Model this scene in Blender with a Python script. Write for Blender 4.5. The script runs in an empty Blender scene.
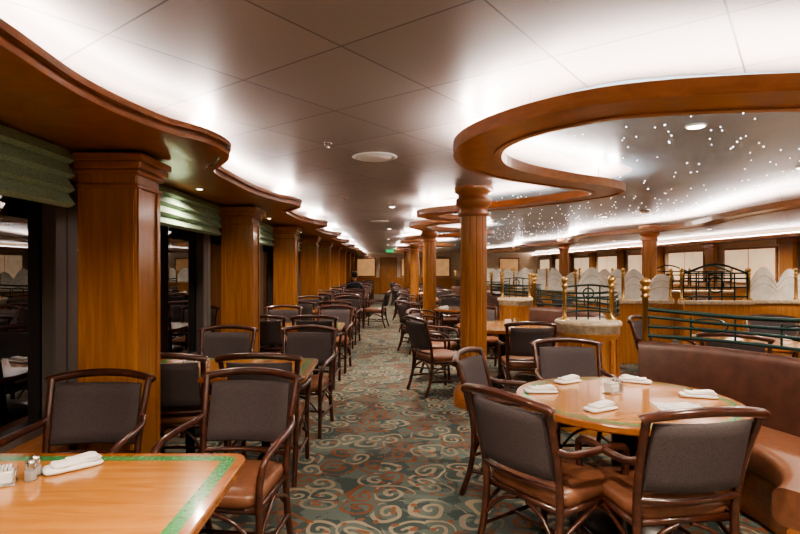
import bpy, math, random
from mathutils import Vector, Matrix
random.seed(7)
scene = bpy.context.scene
coll = scene.collection
EYE = 1.5
CEIL = 2.38
PI = math.pi

# ------------------------------------------------------------------ materials
def _new(name):
    m = bpy.data.materials.new(name); m.use_nodes = True
    nt = m.node_tree
    return m, nt, nt.nodes['Principled BSDF']

def plain(name, col, rough=0.5, metal=0.0, coat=0.0, emit=None, es=0.0, noise=0.0, nscale=30, trans=0.0, spec=0.5, bump=0.0, ior=1.5):
    m, nt, b = _new(name)
    b.inputs['Base Color'].default_value = (*col, 1)
    b.inputs['Roughness'].default_value = rough
    b.inputs['Metallic'].default_value = metal
    b.inputs['Coat Weight'].default_value = coat
    b.inputs['Coat Roughness'].default_value = 0.08
    b.inputs['Transmission Weight'].default_value = trans
    b.inputs['Specular IOR Level'].default_value = spec
    b.inputs['IOR'].default_value = ior
    if emit:
        b.inputs['Emission Color'].default_value = (*emit, 1)
        b.inputs['Emission Strength'].default_value = es
    if noise > 0 or bump > 0:
        tc = nt.nodes.new('ShaderNodeTexCoord')
        n = nt.nodes.new('ShaderNodeTexNoise'); n.inputs['Scale'].default_value = nscale
        n.inputs['Detail'].default_value = 4
        nt.links.new(tc.outputs['Object'], n.inputs['Vector'])
        r = nt.nodes.new('ShaderNodeValToRGB')
        r.color_ramp.elements[0].position = 0.3; r.color_ramp.elements[1].position = 0.7
        r.color_ramp.elements[0].color = (*[c*(1-noise) for c in col], 1)
        r.color_ramp.elements[1].color = (*[min(1, c*(1+noise)) for c in col], 1)
        nt.links.new(n.outputs['Fac'], r.inputs['Fac'])
        nt.links.new(r.outputs['Color'], b.inputs['Base Color'])
        if bump > 0:
            bp = nt.nodes.new('ShaderNodeBump'); bp.inputs['Strength'].default_value = bump
            bp.inputs['Distance'].default_value = 0.005
            nt.links.new(n.outputs['Fac'], bp.inputs['Height'])
            nt.links.new(bp.outputs['Normal'], b.inputs['Normal'])
    return m

def wood(name, c1, c2, scale=(14, 14, 0.9), rough=0.3, coat=0.5):
    m, nt, b = _new(name)
    tc = nt.nodes.new('ShaderNodeTexCoord')
    mp = nt.nodes.new('ShaderNodeMapping'); mp.inputs['Scale'].default_value = scale
    n = nt.nodes.new('ShaderNodeTexNoise'); n.inputs['Scale'].default_value = 2.2
    n.inputs['Detail'].default_value = 6; n.inputs['Distortion'].default_value = 0.6
    r = nt.nodes.new('ShaderNodeValToRGB')
    r.color_ramp.elements[0].position = 0.32; r.color_ramp.elements[1].position = 0.7
    r.color_ramp.elements[0].color = (*c1, 1); r.color_ramp.elements[1].color = (*c2, 1)
    nt.links.new(tc.outputs['Object'], mp.inputs['Vector'])
    nt.links.new(mp.outputs['Vector'], n.inputs['Vector'])
    nt.links.new(n.outputs['Fac'], r.inputs['Fac'])
    nt.links.new(r.outputs['Color'], b.inputs['Base Color'])
    b.inputs['Roughness'].default_value = rough
    b.inputs['Coat Weight'].default_value = coat
    b.inputs['Coat Roughness'].default_value = 0.1
    return m

M = {}
M['wood'] = wood('wood_cherry', (0.33, 0.135, 0.034), (0.48, 0.215, 0.062))
M['woodh'] = wood('wood_cherry_trim', (0.31, 0.115, 0.036), (0.43, 0.17, 0.055), scale=(3, 3, 10))
M['tabletop'] = wood('wood_tabletop', (0.38, 0.15, 0.034), (0.50, 0.225, 0.06), scale=(1.6, 14, 14), rough=0.2, coat=0.8)
M['rim'] = wood('wood_table_rim', (0.24, 0.08, 0.02), (0.36, 0.13, 0.035), scale=(4, 4, 4), rough=0.25)
M['frame'] = wood('wood_mahogany_dark', (0.035, 0.011, 0.007), (0.085, 0.026, 0.013), scale=(9, 9, 9), rough=0.28, coat=0.5)
M['green'] = plain('green_inlay', (0.05, 0.22, 0.07), 0.25, coat=0.6, noise=0.35, nscale=60)
M['fabric'] = plain('grey_upholstery', (0.060, 0.046, 0.048), 0.75, noise=0.3, nscale=160, bump=0.3)
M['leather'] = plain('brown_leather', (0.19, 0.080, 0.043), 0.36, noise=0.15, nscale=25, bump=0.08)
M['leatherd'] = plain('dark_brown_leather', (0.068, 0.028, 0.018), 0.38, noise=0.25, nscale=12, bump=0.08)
M['black'] = plain('black_metal', (0.02, 0.018, 0.017), 0.35, 0.6)
M['winframe'] = plain('window_frame_grey', (0.13, 0.12, 0.115), 0.45)
M['glassn'] = plain('night_window_glass', (0.003, 0.004, 0.007), 0.01, ior=2.6)
M['shade'] = plain('green_shade_fabric', (0.26, 0.37, 0.26), 0.8, noise=0.25, nscale=90)
M['cream'] = plain('cream_wall', (0.72, 0.58, 0.42), 0.6, noise=0.06, nscale=6)
M['creamtop'] = plain('cream_stone', (0.52, 0.42, 0.30), 0.3, noise=0.3, nscale=20)
M['frost'] = plain('frosted_glass', (0.88, 0.90, 0.84), 0.4, noise=0.15, nscale=7, trans=0.2)
M['brass'] = plain('brass', (0.55, 0.36, 0.14), 0.28, 1.0)
M['gmetal'] = plain('dark_green_metal', (0.012, 0.040, 0.034), 0.3, 0.3)
M['cloth'] = plain('white_napkin_cloth', (0.78, 0.75, 0.73), 0.85, noise=0.04, nscale=200)
M['steel'] = plain('steel', (0.7, 0.7, 0.7), 0.2, 1.0)
M['glass'] = plain('clear_glass', (0.9, 0.9, 0.9), 0.05, trans=0.9)
M['white'] = plain('white_plastic', (0.75, 0.75, 0.73), 0.4)
M['card'] = plain('menu_card', (0.62, 0.61, 0.60), 0.5, noise=0.2, nscale=40)
M['blue'] = plain('teal_card', (0.04, 0.22, 0.28), 0.4)
M['cove'] = plain('cove_light_strip', (1, 1, 1), 0.5, emit=(1.0, 0.915, 0.86), es=56)
M['lamp'] = plain('downlight_or_fill_lens', (1, 1, 1), 0.5, emit=(1.0, 0.92, 0.8), es=18)
M['star'] = plain('star_light', (1, 1, 1), 0.5, emit=(0.9, 0.95, 1.0), es=11)
M['glowp'] = plain('backlit_panel', (0.75, 0.55, 0.36), 0.5, emit=(1.0, 0.72, 0.46), es=0.55, noise=0.2, nscale=3)
M['glowf'] = plain('backlit_amber_panel', (0.6, 0.36, 0.18), 0.5, emit=(1.0, 0.55, 0.24), es=0.3, noise=0.2, nscale=3)
M['exit'] = plain('exit_sign_green', (0.02, 0.4, 0.1), 0.5, emit=(0.05, 0.9, 0.3), es=0.5)
M['skin'] = plain('skin', (0.45, 0.26, 0.18), 0.5)
M['hair'] = plain('hair', (0.02, 0.014, 0.01), 0.6)
M['shirt'] = plain('dark_shirt', (0.02, 0.022, 0.03), 0.8)

def ceiling_mat():
    m, nt, b = _new('ceiling_tiles')
    tc = nt.nodes.new('ShaderNodeTexCoord')
    mp = nt.nodes.new('ShaderNodeMapping'); mp.inputs['Rotation'].default_value = (0, 0, math.radians(38))
    mp.inputs['Location'].default_value = (0.2, 0.3, 0)
    br = nt.nodes.new('ShaderNodeTexBrick')
    br.offset = 0.0; br.squash = 1.0
    br.inputs['Scale'].default_value = 1.0
    br.inputs['Brick Width'].default_value = 0.62
    br.inputs['Row Height'].default_value = 0.62
    br.inputs['Mortar Size'].default_value = 0.0045
    br.inputs['Mortar Smooth'].default_value = 0.3
    br.inputs['Color1'].default_value = (0.32, 0.275, 0.26, 1)
    br.inputs['Color2'].default_value = (0.39, 0.34, 0.325, 1)
    br.inputs['Mortar'].default_value = (0.11, 0.095, 0.09, 1)
    nt.links.new(tc.outputs['Object'], mp.inputs['Vector'])
    nt.links.new(mp.outputs['Vector'], br.inputs['Vector'])
    nt.links.new(br.outputs['Color'], b.inputs['Base Color'])
    b.inputs['Roughness'].default_value = 0.36
    b.inputs['Metallic'].default_value = 0.2
    return m
M['ceil'] = ceiling_mat()
M['starceil'] = plain('star_ceiling_panel', (0.37, 0.47, 0.56), 0.24, noise=0.08, nscale=1.0, metal=0.1)

def carpet_mat():
    m, nt, b = _new('carpet_swirl')
    N = nt.nodes.new; L = nt.links.new
    def math_(op, a=None, bb=None, c=None):
        n = N('ShaderNodeMath'); n.operation = op
        for i, v in enumerate((a, bb, c)):
            if v is None: continue
            if isinstance(v, (int, float)): n.inputs[i].default_value = v
            else: L(v, n.inputs[i])
        return n.outputs[0]
    def mix(f, c1, c2):
        n = N('ShaderNodeMix'); n.data_type = 'RGBA'
        if isinstance(f, (int, float)): n.inputs[0].default_value = f
        else: L(f, n.inputs[0])
        for idx, c in ((6, c1), (7, c2)):
            if isinstance(c, tuple): n.inputs[idx].default_value = (*c, 1)
            else: L(c, n.inputs[idx])
        return n.outputs[2]
    tc = N('ShaderNodeTexCoord')
    nz = N('ShaderNodeTexNoise'); nz.inputs['Scale'].default_value = 3.0; nz.inputs['Detail'].default_value = 1
    L(tc.outputs['Object'], nz.inputs['Vector'])
    sub = N('ShaderNodeVectorMath'); sub.operation = 'SUBTRACT'; L(nz.outputs['Color'], sub.inputs[0]); sub.inputs[1].default_value = (.5, .5, .5)
    sc = N('ShaderNodeVectorMath'); sc.operation = 'SCALE'; L(sub.outputs[0], sc.inputs[0]); sc.inputs['Scale'].default_value = 0.22
    ad = N('ShaderNodeVectorMath'); ad.operation = 'ADD'; L(tc.outputs['Object'], ad.inputs[0]); L(sc.outputs[0], ad.inputs[1])
    s2 = N('ShaderNodeVectorMath'); s2.operation = 'SCALE'; L(ad.outputs[0], s2.inputs[0]); s2.inputs['Scale'].default_value = 4.3
    vo = N('ShaderNodeTexVoronoi'); vo.voronoi_dimensions = '2D'; vo.inputs['Scale'].default_value = 1.0
    vo.inputs['Randomness'].default_value = 0.7
    L(s2.outputs[0], vo.inputs['Vector'])
    df = N('ShaderNodeVectorMath'); df.operation = 'SUBTRACT'; L(s2.outputs[0], df.inputs[0]); L(vo.outputs['Position'], df.inputs[1])
    sp = N('ShaderNodeSeparateXYZ'); L(df.outputs[0], sp.inputs[0])
    ang = math_('ARCTAN2', sp.outputs[1], sp.outputs[0])
    sc_ = N('ShaderNodeSeparateColor'); L(vo.outputs['Color'], sc_.inputs[0])
    ph = math_('MULTIPLY', sc_.outputs[0], 6.28)
    t = math_('ADD', math_('MULTIPLY', vo.outputs['Distance'], 19.0), ang)
    t = math_('ADD', t, ph)
    spiral = math_('SINE', t)
    line = math_('GREATER_THAN', spiral, 0.3)
    core = math_('LESS_THAN', vo.outputs['Distance'], 0.6)
    line = math_('MULTIPLY', line, core)
    big = N('ShaderNodeTexNoise'); big.inputs['Scale'].default_value = 5; big.inputs['Detail'].default_value = 3
    L(tc.outputs['Object'], big.inputs['Vector'])
    bgf = math_('GREATER_THAN', big.outputs['Fac'], 0.52)
    bg = mix(bgf, (0.105, 0.132, 0.118), (0.058, 0.080, 0.076))
    l1 = mix(math_('GREATER_THAN', sc_.outputs[1], 0.42), (0.27, 0.235, 0.17), (0.185, 0.080, 0.043))
    lc = mix(math_('GREATER_THAN', sc_.outputs[1], 0.78), l1, (0.21, 0.19, 0.145))
    c = mix(line, bg, lc)
    v2 = N('ShaderNodeTexVoronoi'); v2.voronoi_dimensions = '2D'; v2.inputs['Scale'].default_value = 10
    L(ad.outputs[0], v2.inputs['Vector'])
    dot = math_('LESS_THAN', v2.outputs['Distance'], 0.2)
    s3 = N('ShaderNodeSeparateColor'); L(v2.outputs['Color'], s3.inputs[0])
    dot = math_('MULTIPLY', dot, math_('GREATER_THAN', s3.outputs[0], 0.6))
    c = mix(dot, c, (0.20, 0.095, 0.055))
    fn = N('ShaderNodeTexNoise'); fn.inputs['Scale'].default_value = 160
    L(tc.outputs['Object'], fn.inputs['Vector'])
    v = math_('ADD', math_('MULTIPLY', fn.outputs['Fac'], 0.9), 0.6)
    hs = N('ShaderNodeHueSaturation'); L(c, hs.inputs['Color']); L(v, hs.inputs['Value'])
    L(hs.outputs['Color'], b.inputs['Base Color'])
    b.inputs['Roughness'].default_value = 0.95
    b.inputs['Specular IOR Level'].default_value = 0.15
    return m
M['carpet'] = carpet_mat()

# ------------------------------------------------------------------ mesh builder
def cr(pts, n=6, closed=False):
    P = [Vector(p) for p in pts]; out = []; L = len(P)
    segs = L if closed else L-1
    for i in range(segs):
        if closed:
            p0, p1, p2, p3 = P[(i-1) % L], P[i], P[(i+1) % L], P[(i+2) % L]
        else:
            p1, p2 = P[i], P[i+1]
            p0 = P[i-1] if i > 0 else p1*2-p2
            p3 = P[i+2] if i+2 < L else p2*2-p1
        for k in range(n):
            t = k/n
            out.append(0.5*((2*p1)+(-p0+p2)*t+(2*p0-5*p1+4*p2-p3)*t*t+(-p0+3*p1-3*p2+p3)*t*t*t))
    if not closed: out.append(P[-1])
    return out

class MB:
    def __init__(s): s.v = []; s.f = []; s.m = []; s.sm = []; s.mats = []; s.T = Matrix.Identity(4)
    def mi(s, k):
        if k not in s.mats: s.mats.append(k)
        return s.mats.index(k)
    def add(s, vs, fs, mat, smooth=False):
        o = len(s.v); s.v += [s.T @ Vector(p) for p in vs]; i = s.mi(mat)
        for f in fs:
            s.f.append([o+a for a in f]); s.m.append(i); s.sm.append(smooth)
    def box(s, x0, x1, y0, y1, z0, z1, mat, c=0.0):
        if c <= 0:
            vs = [(x0,y0,z0),(x1,y0,z0),(x1,y1,z0),(x0,y1,z0),(x0,y0,z1),(x1,y0,z1),(x1,y1,z1),(x0,y1,z1)]
            s.add(vs, [(0,3,2,1),(4,5,6,7),(0,1,5,4),(1,2,6,5),(2,3,7,6),(3,0,4,7)], mat)
        else:
            ol = [(x0+c,y0),(x1-c,y0),(x1,y0+c),(x1,y1-c),(x1-c,y1),(x0+c,y1),(x0,y1-c),(x0,y0+c)]
            cx, cy = (x0+x1)/2, (y0+y1)/2
            def ins(p, d):
                return (p[0]+(d if p[0] < cx else -d), p[1]+(d if p[1] < cy else -d))
            rings = [[(*ins(p, c), z0) for p in ol], [(*p, z0+c) for p in ol], [(*p, z1-c) for p in ol], [(*ins(p, c), z1) for p in ol]]
            s.loft(rings, mat, True, True, False)
    def loft(s, rings, mat, cap0=True, cap1=True, smooth=True, closedloop=False):
        n = len(rings[0]); vs = [p for r in rings for p in r]; fs = []
        R = len(rings)
        for i in range(R if closedloop else R-1):
            j = (i+1) % R
            for k in range(n):
                k2 = (k+1) % n
                fs.append((i*n+k, i*n+k2, j*n+k2, j*n+k))
        s.add(vs, fs, mat, smooth)
        if cap0: s.add(rings[0], [tuple(reversed(range(n)))], mat, False)
        if cap1: s.add(rings[-1], [tuple(range(n))], mat, False)
    def tube(s, pts, r, mat, seg=8, n=5, closed=False, smoothpath=True):
        P = cr(pts, n, closed) if smoothpath else [Vector(p) for p in pts]
        rings = []; L = len(P); up = None
        for i, p in enumerate(P):
            a = P[(i-1) % L] if (i > 0 or closed) else P[i]
            b = P[(i+1) % L] if (i < L-1 or closed) else P[i]
            t = (b-a).normalized()
            if up is None:
                up = Vector((0, 0, 1)) if abs(t.z) < 0.9 else Vector((1, 0, 0))
            u = (up - t*up.dot(t)).normalized(); w = t.cross(u); up = u
            rr = r(i/max(1, L-1)) if callable(r) else r
            rings.append([p + (u*math.cos(2*PI*k/seg) + w*math.sin(2*PI*k/seg))*rr for k in range(seg)])
        s.loft(rings, mat, not closed, not closed, True, closed)
    def lathe(s, prof, c, mat, seg=24, smooth=True):
        rings = [[(c[0]+max(r, .0005)*math.cos(2*PI*k/seg), c[1]+max(r, .0005)*math.sin(2*PI*k/seg), c[2]+z) for k in range(seg)] for r, z in prof]
        s.loft(rings, mat, True, True, smooth)
    def sq(s, c, h, mat, e=0.35, nu=20, nv=10, fn=None):
        def f(a, ee): return math.copysign(abs(a)**ee, a)
        rings = []
        for j in range(nv+1):
            ph = -PI/2+PI*j/nv
            cp, sp_ = f(math.cos(ph), 0.5), f(math.sin(ph), 0.6)
            ring = []
            for i in range(nu):
                th = 2*PI*i/nu
                p = Vector((h[0]*cp*f(math.cos(th), e), h[1]*cp*f(math.sin(th), e), h[2]*sp_))
                if fn: p = fn(p)
                ring.append(p+Vector(c))
            rings.append(ring)
        s.loft(rings, mat, True, True, True)
    def obj(s, name, loc=(0, 0, 0), rot=0.0, parent=None):
        me = bpy.data.meshes.new(name)
        me.from_pydata([tuple(p) for p in s.v], [], s.f)
        for k in s.mats: me.materials.append(M[k])
        for i, p in enumerate(me.polygons): p.material_index = s.m[i]; p.use_smooth = s.sm[i]
        me.update()
        return inst(name, me, loc, rot, parent)
def inst(name, me, loc=(0, 0, 0), rot=0.0, parent=None):
    o = bpy.data.objects.new(name, me); coll.objects.link(o)
    o.location = loc; o.rotation_euler = (0, 0, rot)
    if parent: o.parent = parent
    return o

def band(b, path, wl, wr, z0, z1, mat, n=6):
    P = [p for p in path]
    rings = []
    for i, p in enumerate(P):
        a = P[max(0, i-1)]; c = P[min(len(P)-1, i+1)]
        t = (c-a).normalized(); nrm = Vector((-t.y, t.x, 0))
        l = p+nrm*wl; r = p-nrm*wr
        rings.append([(l.x, l.y, z0), (l.x, l.y, z1), (r.x, r.y, z1), (r.x, r.y, z0)])
    b.loft(rings, mat, True, True, False)
def offset(path, d):
    out = []
    for i, p in enumerate(path):
        a = path[max(0, i-1)]; c = path[min(len(path)-1, i+1)]
        t = (c-a).normalized(); q = p+Vector((-t.y, t.x, 0))*d
        out.append((q.x, q.y))
    return out

# ------------------------------------------------------------------ room shell
XW, XR, YB, YF = -1.88, 9.0, -2.6, 31.0
WG = -2.2
b = MB(); b.box(-2.5, XR+0.2, YB-0.2, YF+0.2, -0.1, 0, 'carpet'); b.obj('floor')
b = MB(); b.box(-2.5, XR+0.2, YB-0.2, YF+0.2, CEIL, CEIL+0.1, 'ceil'); b.obj('ceiling')

PIL = [0.53+2.79*i for i in range(11)]
b = MB()
b.box(-2.36, XW-.02, YB, YF, 0, 0.42, 'wood')
b.box(-2.36, XW, YB, YF, 0.42, 0.46, 'woodh')
b.box(-2.36, XW, YB, YF, 2.1, CEIL, 'wood')
b.obj('wall_left')
for i in range(len(PIL)+1):
    y0 = YB if i == 0 else PIL[i-1]+0.22
    y1 = PIL[i]+0.22 if i < len(PIL) else YF
    y1 = min(y1, YF)
    if y1-y0 < .5: continue
    b = MB()
    b.box(WG-0.02, WG, y0, y1, 0.461, 2.099, 'glassn')
    for ya, yb_ in ((y0, y0+.13), ((y0+y1)/2-.05, (y0+y1)/2+.05), (y1-0.13, y1)):
        b.box(WG, WG+0.09, ya, yb_, 0.461, 2.099, 'winframe', 0.008)
    b.box(WG, WG+0.06, y0, y1, 0.462, 0.53, 'winframe')
    b.box(WG, WG+0.06, y0, y1, 2.03, 2.098, 'winframe')
    b.obj('window_%d' % (i+1))
for i in range(len(PIL)):
    ya = (YB if i == 0 else PIL[i-1]+0.27); yb_ = PIL[i]-0.22
    b = MB(); rows = []
    prof = []
    for k in range(4):
        z0 = 2.19-k*0.085
        prof += [(0.035, z0), (0.055, z0-0.03), (0.08, z0-0.065), (0.05, z0-0.083)]
    for j in range(9):
        y = ya+(yb_-ya)*j/8
        rows.append([(XW+px, y, pz) for px, pz in prof]+[(XW+0.02, y, pz) for px, pz in reversed(prof)])
    b.loft(rows, 'shade', True, True, False)
    b.obj('roman_window_shade')
def pilaster(name, x0, x1, y0, y1, ztop):
    b = MB()
    b.box(x0, x1, y0, y1, 0.0, ztop, 'wood', 0.006)
    def frames(yf, sgn):
        w = 0.045
        ya, yb2 = (yf-0.012, yf) if sgn < 0 else (yf, yf+0.012)
        b.box(x0+0.01, x0+0.01+w, ya, yb2, 0.18, ztop-0.2, 'wood')
        b.box(x1-0.01-w, x1-0.01, ya, yb2, 0.18, ztop-0.2, 'wood')
    frames(y0, -1); frames(y1, 1)
    for yy in (y0+0.01, y1-0.055):
        b.box(x1, x1+0.012, yy, yy+0.045, 0.18, ztop-0.2, 'wood')
    for e, za, zb in ((0.03, 0, 0.15), (0.018, 0.15, 0.19), (0.018, ztop-0.2, ztop-0.175), (0.025, ztop-0.12, ztop-0.09), (0.045, ztop-0.09, ztop-0.045), (0.06, ztop-0.045, ztop)):
        b.box(x0+0.001, x1+e, y0-e, y1+e, za, zb, 'woodh', 0.006)
    b.obj(name)
for y in PIL:
    pilaster('wood_pilaster', XW+0.04, -1.49, y-0.13, y+0.2, 2.18)

# left soffit
pts = [(-1.15, YB, 0), (-1.15, -1.0, 0), (-1.02, 0.1, 0), (-1.0, 0.45, 0), (-1.19, 0.95, 0), (-1.2, 1.6, 0), (-1.23, 2.16, 0), (-1.14, 2.66, 0), (-1.0, 2.93, 0), (-0.97, 3.25, 0), (-1.1, 3.55, 0), (-1.24, 3.8, 0)]
k = 1
while 2.79*k+4.2 < YF:
    o = 2.79*k
    pts += [(-1.25, 1.5+o, 0), (-1.22, 2.16+o, 0), (-1.12, 2.66+o, 0), (-1.0, 2.93+o, 0), (-0.97, 3.25+o, 0), (-1.1, 3.55+o, 0), (-1.24, 3.8+o, 0)]
    k += 1
pts.append((-1.2, YF, 0))
Lp = cr(pts, 5)
def soffit(b, path, wallx, z0, z1, mat):
    n = len(path)
    for zi, flip in ((z0, False), (z1, True)):
        vs = [(p.x, p.y, zi) for p in path]+[(wallx, p.y, zi) for p in path]
        fs = [(i, i+1, n+i+1, n+i) if not flip else (i+1, i, n+i, n+i+1) for i in range(n-1)]
        b.add(vs, fs, mat)
    vs = [(p.x, p.y, z0) for p in path]+[(p.x, p.y, z1) for p in path]
    b.add(vs, [(i, i+1, n+i+1, n+i) for i in range(n-1)], mat)
b = MB()
soffit(b, Lp, XW, 2.2, 2.25, 'woodh')
band(b, Lp, 0.03, 0.02, 2.185, 2.21, 'woodh')
band(b, Lp, 0.02, 0.03, 2.232, 2.262, 'woodh')
b.obj('ceiling_soffit_left')
b = MB(); band(b, Lp, 0.13, -0.06, 2.252, 2.260, 'cove'); b.obj('cove_light_left')

base = [(.8,2.48),(.6,2.8),(.55,3.16),(.68,3.6),(1.0,4.0),(1.45,4.35),(1.85,4.62),(2.05,4.93),(1.9,5.35),(1.6,5.8),(1.25,6.2),(.85,6.5),(.6,6.8),(.58,7.15),(.8,7.5),(1.1,7.8)]
rp = [(7.6,2.0,0),(5.5,2.08,0),(4.0,2.12,0),(2.6,2.15,0),(1.7,2.18,0),(1.1,2.28,0)]
for k in range(4):
    rp += [(x, y+5.8*k, 0) for x, y in base]
Rp = cr(rp, 5)
def ceiling_band(name, path, w=0.145, z0=2.18, z1=2.235):
    b = MB()
    band(b, path, w-0.02, w-0.02, z0+0.008, z1, 'woodh')
    band(b, path, w, -w+0.045, z0, z1+0.015, 'woodh')
    band(b, path, -w+0.045, w, z0, z1+0.015, 'woodh')
    for i in range(4, len(path)-1, 14):
        p = path[i]
        b.box(p.x-0.002, p.x+0.002, p.y-0.002, p.y+0.002, z1-0.01, CEIL-0.001, 'steel')
    b.obj(name)
    b = MB()
    band(b, path, w-0.055, -w+0.1, z1+0.001, z1+0.009, 'cove')
    band(b, path, -w+0.1, w-0.055, z1+0.001, z1+0.009, 'cove')
    return b
cb = ceiling_band('ceiling_band_scalloped', Rp)
cb.obj('cove_light_scalloped')
rr = cr([(7.9,2.35,0),(6.9,2.8,0),(5.8,3.8,0),(4.9,4.9,0),(4.6,5.9,0),(4.75,7.3,0),(5.1,8.8,0),(5.0,10.2,0),(4.5,11.5,0),(4.6,13,0),(5.1,14.5,0),(5.0,16,0),(4.5,17.4,0),(4.7,19,0),(5.1,20.5,0),(4.9,22,0),(4.4,24,0),(4.2,25.5,0)], 5)
cb = ceiling_band('ceiling_band_curved', rr)
cb.obj('cove_light_curved')
poly = offset(Rp, -.2)+list(reversed(offset(rr, .2)))
b = MB(); b.add([(x, y, CEIL-0.006) for x, y in poly], [tuple(reversed(range(len(poly))))], 'starceil')
b.obj('ceiling_star_panel')
def inside(x, y):
    c = False; n = len(poly)
    for i in range(n):
        x1, y1 = poly[i]; x2, y2 = poly[(i+1) % n]
        if (y1 > y) != (y2 > y) and x < (x2-x1)*(y-y1)/(y2-y1)+x1: c = not c
    return c
b = MB(); cnt = 0
while cnt < 620:
    x = random.uniform(.6, 6.5); y = 2.4+random.random()**1.2*14
    if not inside(x, y): continue
    r = random.choice((0.002, 0.0026, 0.0034))*(1+y*.05)
    b.lathe([(0.0, -0.004), (r, -0.002), (r, 0.0)], (x, y, CEIL-0.0065), 'star', seg=6); cnt += 1
b.obj('star_lights')

b = MB()
b.box(XR, XR+0.12, YB, YF, 0, CEIL, 'cream')
b.box(XR-0.03, XR, YB, YF, 0, 0.95, 'wood'); b.box(XR-0.05, XR, YB, YF, 0.95, 1.0, 'woodh')
b.box(XR-0.5, XR, YB, YF, 2.16, 2.24, 'woodh')
b.obj('wall_right')
b = MB(); b.box(XR-0.44, XR-0.36, YB+.1, YF-.1, 2.242, 2.25, 'cove'); b.obj('cove_light_right')
for i in range(11):
    y = 0.6+2.79*i
    b = MB()
    b.box(XR-0.16, XR-0.051, y-0.2, y+0.2, 0, 2.158, 'wood', 0.008)
    b.box(XR-0.2, XR-0.052, y-0.24, y+0.24, 2.03, 2.158, 'woodh', 0.008)
    b.box(XR-0.18, XR-0.052, y-0.22, y+0.22, 0, 0.16, 'woodh', 0.008)
    b.obj('wood_pilaster')
    b = MB()
    yc = y+1.39
    b.box(XR-0.04, XR-0.001, yc-0.95, yc+0.95, 1.1, 2.0, 'woodh', 0.008)
    b.box(XR-0.048, XR-0.039, yc-0.9, yc-.02, 1.14, 1.96, 'glowp')
    b.box(XR-0.048, XR-0.039, yc+.02, yc+0.9, 1.14, 1.96, 'glowp')
    b.obj('backlit_wall_panel')
b = MB()
b.box(-2.36, XR+0.12, YF, YF+0.12, 0, CEIL, 'cream')
b.box(XW, XR-.05, YF-0.03, YF, 0, 0.95, 'wood')
b.obj('wall_back')
for x0 in (-1.12, 1.5, 3.2, 5.2, 7.2):
    b = MB()
    b.box(x0-0.6, x0+0.6, YF-0.06, YF-0.031, 0.97, 2.1, 'woodh', 0.008)
    b.box(x0-0.52, x0+0.52, YF-0.07, YF-0.059, 1.05, 2.02, 'glowf'); b.obj('backlit_wall_panel')
b = MB()
b.box(-0.3, 0.7, YF-0.08, YF-0.031, 0, 2.12, 'woodh', 0.01)
b.box(-0.22, 0.19, YF-0.1, YF-0.081, 0.02, 2.04, 'wood', 0.006); b.box(0.21, 0.62, YF-0.1, YF-0.081, 0.02, 2.04, 'wood', 0.006)
b.box(0.14, 0.17, YF-0.13, YF-0.1, 0.9, 1.2, 'brass'); b.box(0.23, 0.26, YF-0.13, YF-0.1, 0.9, 1.2, 'brass')
b.obj('door_1')
b = MB(); b.box(0.05, 0.4, 24.0, 24.03, 2.2, 2.33, 'exit'); b.box(0.2, 0.25, 24.005, 24.025, 2.32, CEIL, 'steel'); b.obj('exit_sign')
b = MB(); b.box(-2.36, XR+0.12, YB-0.12, YB, 0, CEIL, 'cream'); b.obj('wall_front')

# ------------------------------------------------------------------ columns
def column(x, y):
    b = MB()
    pr = [(0.22, 0), (0.22, 0.14), (0.2, 0.16), (0.19, 0.2), (0.165, 0.22), (0.145, 0.26)]
    b.lathe(pr, (x, y, 0), 'woodh', 32)
    n = 72; rings = []
    for z in (0.2, 0.25, 1.0, 2.1, 2.15):
        rings.append([(x+(0.143-0.008*(i % 6 == 0))*math.cos(2*PI*i/n), y+(0.143-0.008*(i % 6 == 0))*math.sin(2*PI*i/n), z) for i in range(n)])
    b.loft(rings, 'wood', True, True, False)
    b.lathe([(0.15, 2.06), (0.165, 2.07), (0.165, 2.10), (0.15, 2.11), (0.15, 2.15), (0.17, 2.17), (0.195, 2.2), (0.195, 2.25), (0.17, 2.26), (0.17, 2.3), (0.21, 2.32), (0.21, CEIL-0.001)], (x, y, 0), 'woodh', 32)
    b.obj('wood_column')
for k in range(4): column(0.97, 5.84+5.8*k)
for (x, y) in ((5.5, 11.1), (5.4, 16.1), (3.4,22.5)): column(x, y)

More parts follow.
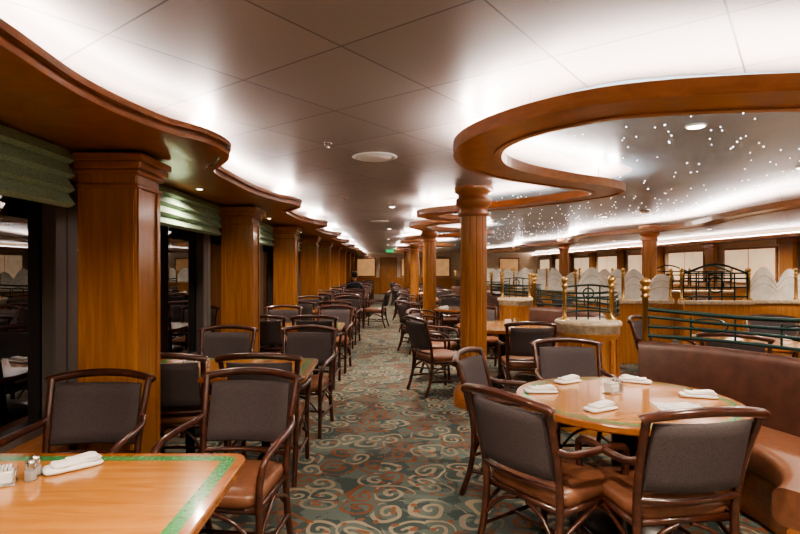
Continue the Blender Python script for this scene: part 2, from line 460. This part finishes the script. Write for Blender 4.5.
# ------------------------------------------------------------------ dining chair
def chair_mesh():
    b = MB()
    b.sq((0, 0.02, 0.435), (0.245, 0.235, 0.05), 'leather', 0.3, 28, 10)
    b.tube([(-.235,-.2,.39),(-.235,.22,.39),(.235,.22,.39),(.235,-.2,.39)], 0.02, 'frame', 8, 1, True, False)
    for s in (-1, 1):
        b.tube([(s*.235,-.30,0),(s*.235,-.235,.2),(s*.235,-.215,.42),(s*.245,-.25,.65),(s*.262,-.325,.885)], 0.019, 'frame', 8)
        b.tube([(s*.25,.25,0),(s*.25,.235,.25),(s*.25,.235,.42),(s*.257,.245,.53),(s*.272,.215,.62),(s*.285,.1,.655),(s*.285,-.08,.66),(s*.27,-.2,.665),(s*.25,-.265,.69)], 0.018, 'frame', 8)
        b.tube([(s*.24,-.235,.17),(s*.25,.24,.17)], 0.012, 'frame', 6, 1)
        b.tube([(s*.24,-.225,.27),(s*.245,-.1,.33),(s*.25,.02,.375)], 0.011, 'frame', 6, 3)
        b.tube([(s*.245,.235,.22),(s*.245,.12,.32),(s*.245,.02,.375)], 0.011, 'frame', 6, 3)
        b.tube([(s*.24,.235,.22),(s*.14,.235,.33),(s*.03,.235,.375)], 0.011, 'frame', 6, 3)
        b.tube([(s*.235,-.235,.22),(s*.14,-.215,.33),(s*.03,-.205,.375)], 0.011, 'frame', 6, 3)
    b.tube([(-.245,0,.17),(.245,0,.17)], 0.012, 'frame', 6, 1)
    b.tube([(-.285,-.325,.872),(-.262,-.332,.885),(-.14,-.365,.905),(0,-.375,.912),(.14,-.365,.905),(.262,-.332,.885),(.285,-.325,.872)], 0.022, 'frame', 8)
    b.tube([(-.24,-.225,.50),(-.12,-.255,.50),(0,-.265,.50),(.12,-.255,.50),(.24,-.225,.50)], 0.014, 'frame', 8, 3)
    rings = []
    nx = 14
    for i in range(nx+1):
        t = -1+2*i/nx
        ring = []
        th = 0.028*(1-abs(t)**8*0.6)
        for (zz, o) in ((.545,-.4),(.555,-1),(.61,-1),(.7,-1),(.8,-1),(.848,-1),(.858,-.4),(.858,.4),(.848,1),(.8,1),(.7,1),(.61,1),(.555,1),(.545,.4)):
            yb = -.228-(max(0, zz-.5))*.25-0.042*(1-t*t)
            ring.append((t*.222, yb+o*th, zz))
        rings.append(ring)
    b.loft(rings, 'fabric', True, True, True)
    return b
_c = chair_mesh().obj('dining_chair')
CH = _c.data; bpy.data.objects.remove(_c)
def chair(x, y, fx, fy):
    return inst('dining_chair', CH, (x, y, 0), math.atan2(fy, fx)-PI/2)

# ------------------------------------------------------------------ tables
def rrect(hx, hy, r, n=5):
    o = []
    for cx, cy, a0 in ((hx-r, hy-r, 0), (-hx+r, hy-r, 90), (-hx+r, -hy+r, 180), (hx-r, -hy+r, 270)):
        for k in range(n+1):
            a = math.radians(a0+90*k/n); o.append((cx+r*math.cos(a), cy+r*math.sin(a)))
    return o
def rings_top(b, outs, z0, z1):
    n = len(outs[0])
    b.loft([[(x*.99, y*.99, z0) for x, y in outs[0]], [(x, y, z0+.008) for x, y in outs[0]], [(x, y, z1-.006) for x, y in outs[0]], [(x*.994, y*.994, z1) for x, y in outs[0]], [(x, y, z1) for x, y in outs[1]]], 'rim', True, False, False)
    b.loft([[(x, y, z1) for x, y in outs[1]], [(x, y, z1) for x, y in outs[2]]], 'green', False, False, False)
    b.add([(x, y, z1) for x, y in outs[2]], [tuple(range(n))], 'tabletop')
def recttab(hx, hy):
    b = MB()
    rings_top(b, [rrect(hx, hy, .06), rrect(hx-.035, hy-.035, .04), rrect(hx-.085, hy-.085, .02)], .71, .75)
    for sx in (-hx*.45, hx*.45):
        b.lathe([(.035, .06), (.035, .6), (.06, .66), (.09, .709)], (sx, 0, 0), 'black', 16)
        b.box(sx-.03, sx+.03, -hy*.75, hy*.75, 0.0, .04, 'black', .01)
        b.lathe([(.09, .03), (.06, .07), (.035, .1)], (sx, 0, 0), 'black', 16)
    return b
def roundtab(R):
    b = MB(); n = 64
    o = lambda r: [(r*math.cos(2*PI*k/n), r*math.sin(2*PI*k/n)) for k in range(n)]
    rings_top(b, [o(R), o(R-.04), o(R-.075)], .71, .75)
    b.lathe([(.3, 0), (.3, .02), (.22, .045), (.1, .07), (.075, .12), (.07, .6), (.1, .66), (.2, .709)], (0, 0, 0), 'black', 32)
    return b
_t = recttab(.64, .40).obj('dining_table'); RT = _t.data; bpy.data.objects.remove(_t)
_t = roundtab(.61).obj('dining_table'); OT = _t.data; bpy.data.objects.remove(_t)

def napkin_mesh():
    b = MB()
    def w(p): return Vector((p.x, p.y, p.z+0.004*math.sin(p.x*60)*(1 if p.z > 0 else 0)))
    b.sq((0, 0, .009), (.1, .045, .009), 'cloth', .35, 24, 6, w)
    b.T = Matrix.Translation((.012, .004, .015)) @ Matrix.Rotation(.09, 4, 'Z')
    b.sq((0, 0, .009), (.085, .036, .009), 'cloth', .35, 24, 6, w)
    b.T = Matrix.Translation((.03, .002, .026)) @ Matrix.Rotation(-.12, 4, 'Z')
    b.sq((0, 0, .007), (.055, .03, .007), 'cloth', .4, 24, 6, w)
    return b
_n = napkin_mesh().obj('folded_napkin'); NK = _n.data; bpy.data.objects.remove(_n)
def napkin(x, y, a): inst('folded_napkin', NK, (x, y, .7505), a)
def caddy_mesh():
    b = MB()
    b.box(-.05, .05, -.035, .035, 0, .008, 'steel', .002)
    for s in (-1, 1):
        b.tube([(s*.048, -.03, .005), (s*.048, -.03, .045), (s*.048, .03, .045), (s*.048, .03, .005)], .002, 'steel', 6, 3)
    b.box(-.04, .04, -.026, .026, .009, .05, 'white', .004)
    for k in range(7): b.box(-.036+k*.0105, -.029+k*.0105, -.024, .024, .05, .062, 'card')
    return b
def shaker_mesh():
    b = MB()
    b.lathe([(.017, 0), (.02, .004), (.019, .03), (.015, .052)], (0, 0, 0), 'glass', 16)
    b.lathe([(.014, .0), (.015, .03)], (0, 0, .004), 'white', 12)
    b.lathe([(.0165, .05), (.0165, .062), (.012, .072), (.0, .075)], (0, 0, 0), 'steel', 16)
    return b
_n = caddy_mesh().obj('sugar_caddy'); CD = _n.data; bpy.data.objects.remove(_n)
_n = shaker_mesh().obj('salt_shaker'); SH = _n.data; bpy.data.objects.remove(_n)
def condiments(x, y, a=0):
    inst('sugar_caddy', CD, (x, y, .7505), a)
    inst('salt_shaker', SH, (x+.09*math.cos(a)+.0, y+.09*math.sin(a), .7505), a)
    inst('pepper_shaker', SH, (x+.1*math.cos(a)-.045*math.sin(a), y+.1*math.sin(a)+.045*math.cos(a), .7505), a)

# left row
LX = -1.19
TY = [1.76, 4.05]+[6.95+2.79*i for i in range(7)]
for i, y in enumerate(TY):
    inst('dining_table', RT, (LX, y, 0), 0)
    chair(-0.79, y+.92, -.04+random.uniform(-.1, .1), -1)
    if i == 0: chair(-1.56, y+.88, 0.06, -1)
    else: chair(-1.55, y+.92, 0.02, -1)
    if i > 0:
        chair(-0.86, y-.10, random.uniform(-.06, .06), 1)
        chair(-1.5, y-.10, 0, 1)
    if i > 1: napkin(-.8, y+.1, .4); condiments(-1.5, y)
condiments(-1.33, 1.84, .5)
napkin(-1.17, 2.0, .75)
napkin(-1.5, 4.25, .3); condiments(-1.45, 4.0)
b = MB(); b.box(-.1, .1, -.07, .07, 0, .006, 'blue', .002); b.obj('menu_folder', (-.8, 4.02, .7505), .2)
chair(-0.24, 13.6, -1, .2)

# ------------------------------------------------------------------ booths & dividers
def arc_sweep(b, prof, a0, a1, mat, n=28, smooth=True):
    rings = []
    for i in range(n+1):
        a = math.radians(a0+(a1-a0)*i/n)
        rings.append([(r*math.cos(a), r*math.sin(a), z) for r, z in prof])
    b.loft(rings, mat, True, True, smooth)
def roundprof(r0, r1, z0, z1, c, k=4):
    out = []
    for (cx, cz, s) in ((r1-c, z0+c, 270), (r1-c, z1-c, 0), (r0+c, z1-c, 90), (r0+c, z0+c, 180)):
        for i in range(k+1):
            a = math.radians(s+90*i/k); out.append((cx+c*math.cos(a), cz+c*math.sin(a)))
    return out
def booth(cx, cy, a0, a1):
    b = MB()
    arc_sweep(b, roundprof(.74, 1.22, 0, .29, .01, 1), a0, a1, 'woodh', smooth=False)
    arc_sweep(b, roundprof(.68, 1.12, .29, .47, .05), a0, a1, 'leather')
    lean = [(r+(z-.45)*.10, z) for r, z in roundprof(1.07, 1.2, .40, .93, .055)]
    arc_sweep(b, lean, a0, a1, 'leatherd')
    arc_sweep(b, roundprof(1.262, 1.30, 0, .86, .01, 1), a0, a1, 'woodh', smooth=False)
    b.obj('curved_booth', (cx, cy, 0))
def post(b, x, y, z0, z1, s=1.0):
    h = z1-z0
    pr = [(.04, 0), (.04, .02), (.02, .035), (.014, .05), (.014, h-.16), (.024, h-.15), (.014, h-.135), (.016, h-.11), (.028, h-.09), (.016, h-.075), (.016, h-.06), (.022, h-.05), (.026, h-.03), (.018, h-.008), (.004, h)]
    b.lathe([(r*s, z) for r, z in pr], (x, y, z0), 'brass', 14)
def railing(cx, cy, a0, a1, R=1.37):
    b = MB()
    P = lambda a, z, rr=R: (rr*math.cos(math.radians(a)), rr*math.sin(math.radians(a)), z)
    n = 16
    for z, am, r in ((.955, 0, .014), (1.03, .0, .012), (1.17, .03, .016), (1.11, .03, .012)):
        b.tube([P(a0+(a1-a0)*i/n, z+am*math.sin(i*PI/8)) for i in range(n+1)], r, 'gmetal', 8, 2)
    m = 9
    for i in range(m):
        ac = a0+(a1-a0)*(i+.5)/m; w = (a1-a0)/m*.42
        if i % 2: b.tube([P(ac+w*math.cos(t), 1.065+.05*math.sin(t)) for t in [2*PI*k/10 for k in range(10)]], .007, 'gmetal', 6, 2, True)
        b.tube([P(ac+w, .955), P(ac+w, 1.12)], .008, 'gmetal', 6, 1)
    for i, a in enumerate((a1, a0)):
        x, y, _ = P(a, 0)
        post(b, x, y, 0.0, 1.42, 1.7)
    b.obj('green_metal_railing', (cx, cy, 0))
def pedestal(cx, cy):
    b = MB()
    b.lathe([(.29, 0), (.29, .1), (.26, .12), (.25, .84), (.28, .88), (.28, .9)], (cx, cy, 0), 'wood', 32)
    b.lathe([(.27, .895), (.28, .9), (.28, .955), (.30, .97), (.30, .995), (.285, 1.01), (.0, 1.011)], (cx, cy, 0), 'creamtop', 40)
    for k in range(12):
        a = 2*PI*k/12
        b.box(cx+.262*math.cos(a)-.012, cx+.262*math.cos(a)+.012, cy+.262*math.sin(a)-.012, cy+.262*math.sin(a)+.012, .12, .84, 'woodh')
    for dx in (-.22, .22): post(b, cx+dx, cy, 1.0, 1.42, 1.2)
    for z in (1.08, 1.2, 1.32): b.tube([(cx-.22, cy, z), (cx, cy-.02, z+.02), (cx+.22, cy, z)], .009, 'gmetal', 6, 3)
    for dx in (-.11, 0, .11): b.tube([(cx+dx, cy-.01, 1.005), (cx+dx, cy-.01, 1.34)], .007, 'gmetal', 6, 1)
    b.tube([(cx+.05*math.cos(t), cy-.015, 1.26+.05*math.sin(t)) for t in [2*PI*k/10 for k in range(10)]], .007, 'gmetal', 6, 2, True)
    b.obj('divider_pedestal')
CL = [(1.38, 3.07), (1.55, 6.95), (1.5, 10.0), (1.6, 12.9), (1.5, 15.8), (1.6, 18.7), (1.5, 21.6)]
for i, (cx, cy) in enumerate(CL):
    inst('dining_table', OT, (cx, cy, 0), 0)
    if i == 0: booth(cx+.08, cy+.03, -56, 64); railing(cx+.08, cy+.03, -50, 62)
    elif i < 5: booth(cx, cy, -42, 58); railing(cx, cy, -42, 58)
    if i == 0:
        chair(.84, 2.71, .84, .54)
        chair(.88, 3.60, .86, -.45)
        chair(1.47, 4.0, .0, -1)
        chair(1.29, 2.55, -.14, 1)
    else:
        chair(cx-.9, cy-.45, .9, .4)
        chair(cx-.85, cy+.35, .9, -.35)
        chair(cx+.04, cy-.90, .05, 1)
        chair(cx-.1, cy+.9, 0, -1)
        napkin(cx-.4, cy, .3); napkin(cx, cy-.4, 1.2); condiments(cx+.1, cy+.2)
pedestal(1.92, 5.05); pedestal(2.15, 8.75)
for (x, y, a) in ((.94, 3.22, .0), (1.2, 3.5, .5), (1.64, 3.5, 2.6), (1.14, 2.82, .5), (1.82, 3.1, -.3)): napkin(x, y, a)
condiments(1.36, 3.2, .6)
b = MB()
b.box(-.12, .12, -.08, .08, 0, .004, 'card'); b.T = Matrix.Rotation(.5, 4, 'Z'); b.box(-.1, .11, -.065, .065, .0045, .008, 'card')
b.obj('menu_card', (1.58, 2.86, .7505), -.2)

def partition(x0, x1, y, npan, lattice=False):
    b = MB()
    b.box(x0, x1, y-.06, y+.06, 0, .94, 'wood', .006)
    b.box(x0-.02, x1+.02, y-.09, y+.09, .94, 1.0, 'creamtop', .01)
    w = (x1-x0)/npan
    for i in range(npan):
        xa = x0+i*w+.03; xb = x0+(i+1)*w-.03; n = 26; top = []
        for k in range(n+1):
            t = k/n
            hh = .42 if lattice else .22+.30*abs(math.sin(PI*(t*1.6+.15*i)))**.8*(.8+.2*math.sin(i*2.1+t*3))
            top.append((xa+(xb-xa)*t, 1.0+hh))
        if not lattice:
            ol = [(xa, 1.002), (xb, 1.002)]+list(reversed(top))
            b.loft([[(x, y-.01, z) for x, z in ol], [(x, y+.01, z) for x, z in ol]], 'frost', True, True, False)
            for f in (.75, .5):
                b.tube([(x, y-.012, 1.0+(z-1.0)*f) for x, z in top], .004, 'creamtop', 6, 1)
            b.tube([(x, y, z) for x, z in top], .006, 'creamtop', 6, 1)
        else:
            for z in (1.06, 1.2, 1.34, 1.42): b.tube([(xa, y, z), (xb, y, z)], .012, 'gmetal', 6, 1)
            for k in range(6):
                x = xa+(xb-xa)*k/5; b.tube([(x, y, 1.0), (x, y, 1.42)], .012, 'gmetal', 6, 1)
            b.tube([(xa, y-.01, 1.42), ((xa+xb)/2, y-.01, 1.56), (xb, y-.01, 1.42)], .016, 'gmetal', 6)
            b.tube([((xa+xb)/2+.12*math.cos(t), y-.01, 1.24+.12*math.sin(t)) for t in [2*PI*k/12 for k in range(12)]], .012, 'gmetal', 6, 2, True)
    for i in range(npan+1): post(b, x0+i*w, y, 1.0, 1.5, 1.2)
    b.obj('glass_partition' if not lattice else 'lattice_partition')
partition(3.0, 4.5, 8.4, 2); partition(4.56, 5.6, 8.2, 1, True); partition(5.7, 8.0, 8.4, 3)
partition(2.95, 5.2, 12.2, 3); partition(5.9, 7.8, 12.0, 2, True)
partition(2.9, 5.1, 16.5, 3); partition(2.95, 6.8, 20.5, 4)
for (x, y) in ((3.9, 5.6), (6.3, 5.9), (4.0, 10.2), (7.0, 10.1), (7.5,7.0), (3.9, 14.3), (6.8, 14.2), (4.2, 18.4), (7.2, 18.0)):
    inst('dining_table', OT, (x, y, 0), 0)
    r0 = random.uniform(0, 1)
    for k in range(4):
        a = r0+k*PI/2; d = .86
        chair(x+d*math.cos(a), y+d*math.sin(a), -math.cos(a), -math.sin(a))
    napkin(x-.3, y-.1, .4); napkin(x+.3, y, 1.2)

# ------------------------------------------------------------------ ceiling fittings
def disc(name, x, y, z, r, mat, rim='white'):
    b = MB()
    b.lathe([(r*1.0, 0), (r*1.05, -.006), (r*.9, -.014), (r*.82, -.012), (r*.8, -.005)], (x, y, z), rim, 28)
    b.lathe([(r*.79, -.006), (r*.78, -.0125), (.001, -.0135)], (x, y, z), mat, 28)
    b.obj(name)
disc('ceiling_vent', -.08, 4.2, CEIL-.001, .17, 'white')
disc('ceiling_vent', -.1, 10.0, CEIL-.001, .17, 'white')
for (x, y) in ((-.40, 3.75), (.45, 8.9), (-.5, 6.6)):
    b = MB(); b.lathe([(.03, 0), (.03, -.006), (.01, -.01), (.01, -.03), (.02, -.033), (.0, -.036)], (x, y, CEIL-.001), 'steel', 16); b.obj('sprinkler_head')
b = MB(); b.lathe([(.075, 0), (.075, -.01), (.06, -.04), (.0, -.055)], (3.9, 8.0, CEIL-.007), 'steel', 20); b.obj('ceiling_dome_sensor')

def dl(x, y, z, power, r=.055, spread=PI*.85):  # builds real downlights and also the added fill lamps
    disc('downlight_or_fill_disc', x, y, z-.001, r, 'lamp')
    l = bpy.data.lights.new('downlight_or_fill_lamp', 'AREA'); l.shape = 'DISK'; l.size = r*2; l.energy = power
    l.color = (1.0, 0.83, 0.66); l.spread = spread
    o = bpy.data.objects.new('downlight_or_fill_lamp', l); coll.objects.link(o); o.location = (x, y, z-.03)
    return o
for y in (-1.2, 1.25, 4.66, 7.45, 10.24, 13.0, 15.8, 18.6):
    dl(-1.62, y, 2.2, 13, .03)
for y in (-1.2, 1.2, 7.6, 11.9, 16, 20): dl(.1, y, CEIL, 44, .045)  # aisle fill lamps, added to light the room; no fixtures known here
dl(-.55, .4, CEIL, 24, .045)  # added fill lamp, out of view above the near left side
for y in (3.26, 7.2, 11.2, 15.5): dl(1.9, y, CEIL-.006, 26 if y < 4 else 34, .06)
for (x, y) in ((3.6, 4.6), (3.7, 9), (3.7, 13.5), (3.6, 18.5), (7.4, 3), (7.3, 7.5), (7.3, 12), (7.3, 17), (7.2, 22), (2.0, .9), (5.0, 0), (2.0, 24), (1.0, 28.5)): 
    dl(x, y, CEIL-(.006 if inside(x, y) else 0), 54, .05)  # added fill lamps that brighten the right side and the room ends

# ------------------------------------------------------------------ person
def person(x, y):
    root = bpy.data.objects.new('seated_person', None); coll.objects.link(root); root.location = (x, y, 0)
    def skin(name, verts, edges, rad, mat, sub=2):
        me = bpy.data.meshes.new(name); me.from_pydata(verts, edges, []); me.materials.append(M[mat])
        o = bpy.data.objects.new(name, me); coll.objects.link(o); o.parent = root
        md = o.modifiers.new('skin', 'SKIN'); md.use_smooth_shade = True
        for i, r in enumerate(rad): me.skin_vertices[0].data[i].radius = r if isinstance(r, tuple) else (r, r)
        me.skin_vertices[0].data[0].use_root = True
        s = o.modifiers.new('sub', 'SUBSURF'); s.levels = sub; s.render_levels = sub
        return o
    v = [(0,-.05,.56),(0,-.06,.72),(0,-.05,.90),(0,-.03,1.04),(0,-.02,1.13)]
    r = [(.16,.12),(.145,.105),(.17,.115),(.15,.09),(.06,.06)]
    e = [(0,1),(1,2),(2,3),(3,4)]
    for s in (-1, 1):
        k = len(v); v += [(s*.17,-.03,1.02),(s*.25,.03,.80),(s*.17,.28,.80)]; r += [.06,.045,.034]; e += [(3,k),(k,k+1),(k+1,k+2)]
        k = len(v); v += [(s*.10,0,.55),(s*.13,.40,.54),(s*.13,.42,.30),(s*.13,.42,.09)]; r += [.09,.065,.055,.04]; e += [(0,k),(k,k+1),(k+1,k+2),(k+2,k+3)]
    skin('clothed_body', v, e, r, 'shirt')
    skin('neck', [(0,-.02,1.12),(0,-.005,1.19)], [(0,1)], [.052,.05], 'skin')
    b = MB()
    def face(p):
        q = Vector(p)
        if q.z < 0: q.x *= 1+q.z*2.2
        return q
    b.sq((0, .01, 1.28), (.075, .095, .115), 'skin', .9, 20, 12, face)
    b.sq((0, .108, 1.275), (.012, .018, .022), 'skin', .9, 8, 6)
    b.sq((0, .095, 1.225), (.025, .008, .007), 'leather', .9, 8, 6)
    for s in (-1, 1):
        b.sq((s*.03, .093, 1.29), (.012, .008, .006), 'white', .9, 8, 6)
        b.sq((s*.03, .1, 1.29), (.005, .003, .005), 'hair', .9, 8, 6)
        b.sq((s*.078, 0, 1.27), (.01, .02, .03), 'skin', .9, 8, 6)
        b.sq((s*.13, .47, .04), (.045, .12, .04), 'black', .8, 12, 6)
    b.obj('head', (0, 0, 0), 0, root)
    b = MB(); b.sq((0, -.012, 1.315), (.085, .095, .095), 'hair', .9, 20, 12); b.obj('hair', (0, 0, 0), 0, root)
    for s in (-1, 1):
        b = MB(); b.sq((s*.16, .33, .79), (.04, .05, .014), 'skin', .6, 12, 6)
        for f in range(4):
            xx = s*.16+(-.03+.02*f); L = (.06, .072, .068, .05)[f]
            b.tube([(xx, .365, .79), (xx, .365+L*.5, .792), (xx, .365+L, .775)], .008, 'skin', 6, 3)
        b.tube([(s*.16-s*.035, .32, .79), (s*.16-s*.06, .35, .785), (s*.16-s*.065, .375, .78)], .009, 'skin', 6, 3)
        b.obj('hand', (0, 0, 0), 0, root)
person(-.86, TY[5]-.1)

# ------------------------------------------------------------------ world & camera
w = bpy.data.worlds.new('World'); scene.world = w; w.use_nodes = True
w.node_tree.nodes['Background'].inputs[0].default_value = (0.01, 0.012, 0.02, 1)
scene.view_settings.look = 'AgX - Medium High Contrast'
scene.view_settings.exposure = 0.22
cam = bpy.data.cameras.new('camera'); co = bpy.data.objects.new('camera', cam); coll.objects.link(co)
co.location = (0, 0, EYE); co.rotation_euler = (PI/2, 0, 0)
cam.sensor_width = 36; cam.lens = 24; cam.shift_x = 15/800; cam.shift_y = 1/800
cam.clip_start = 0.02; cam.clip_end = 100
scene.camera = co
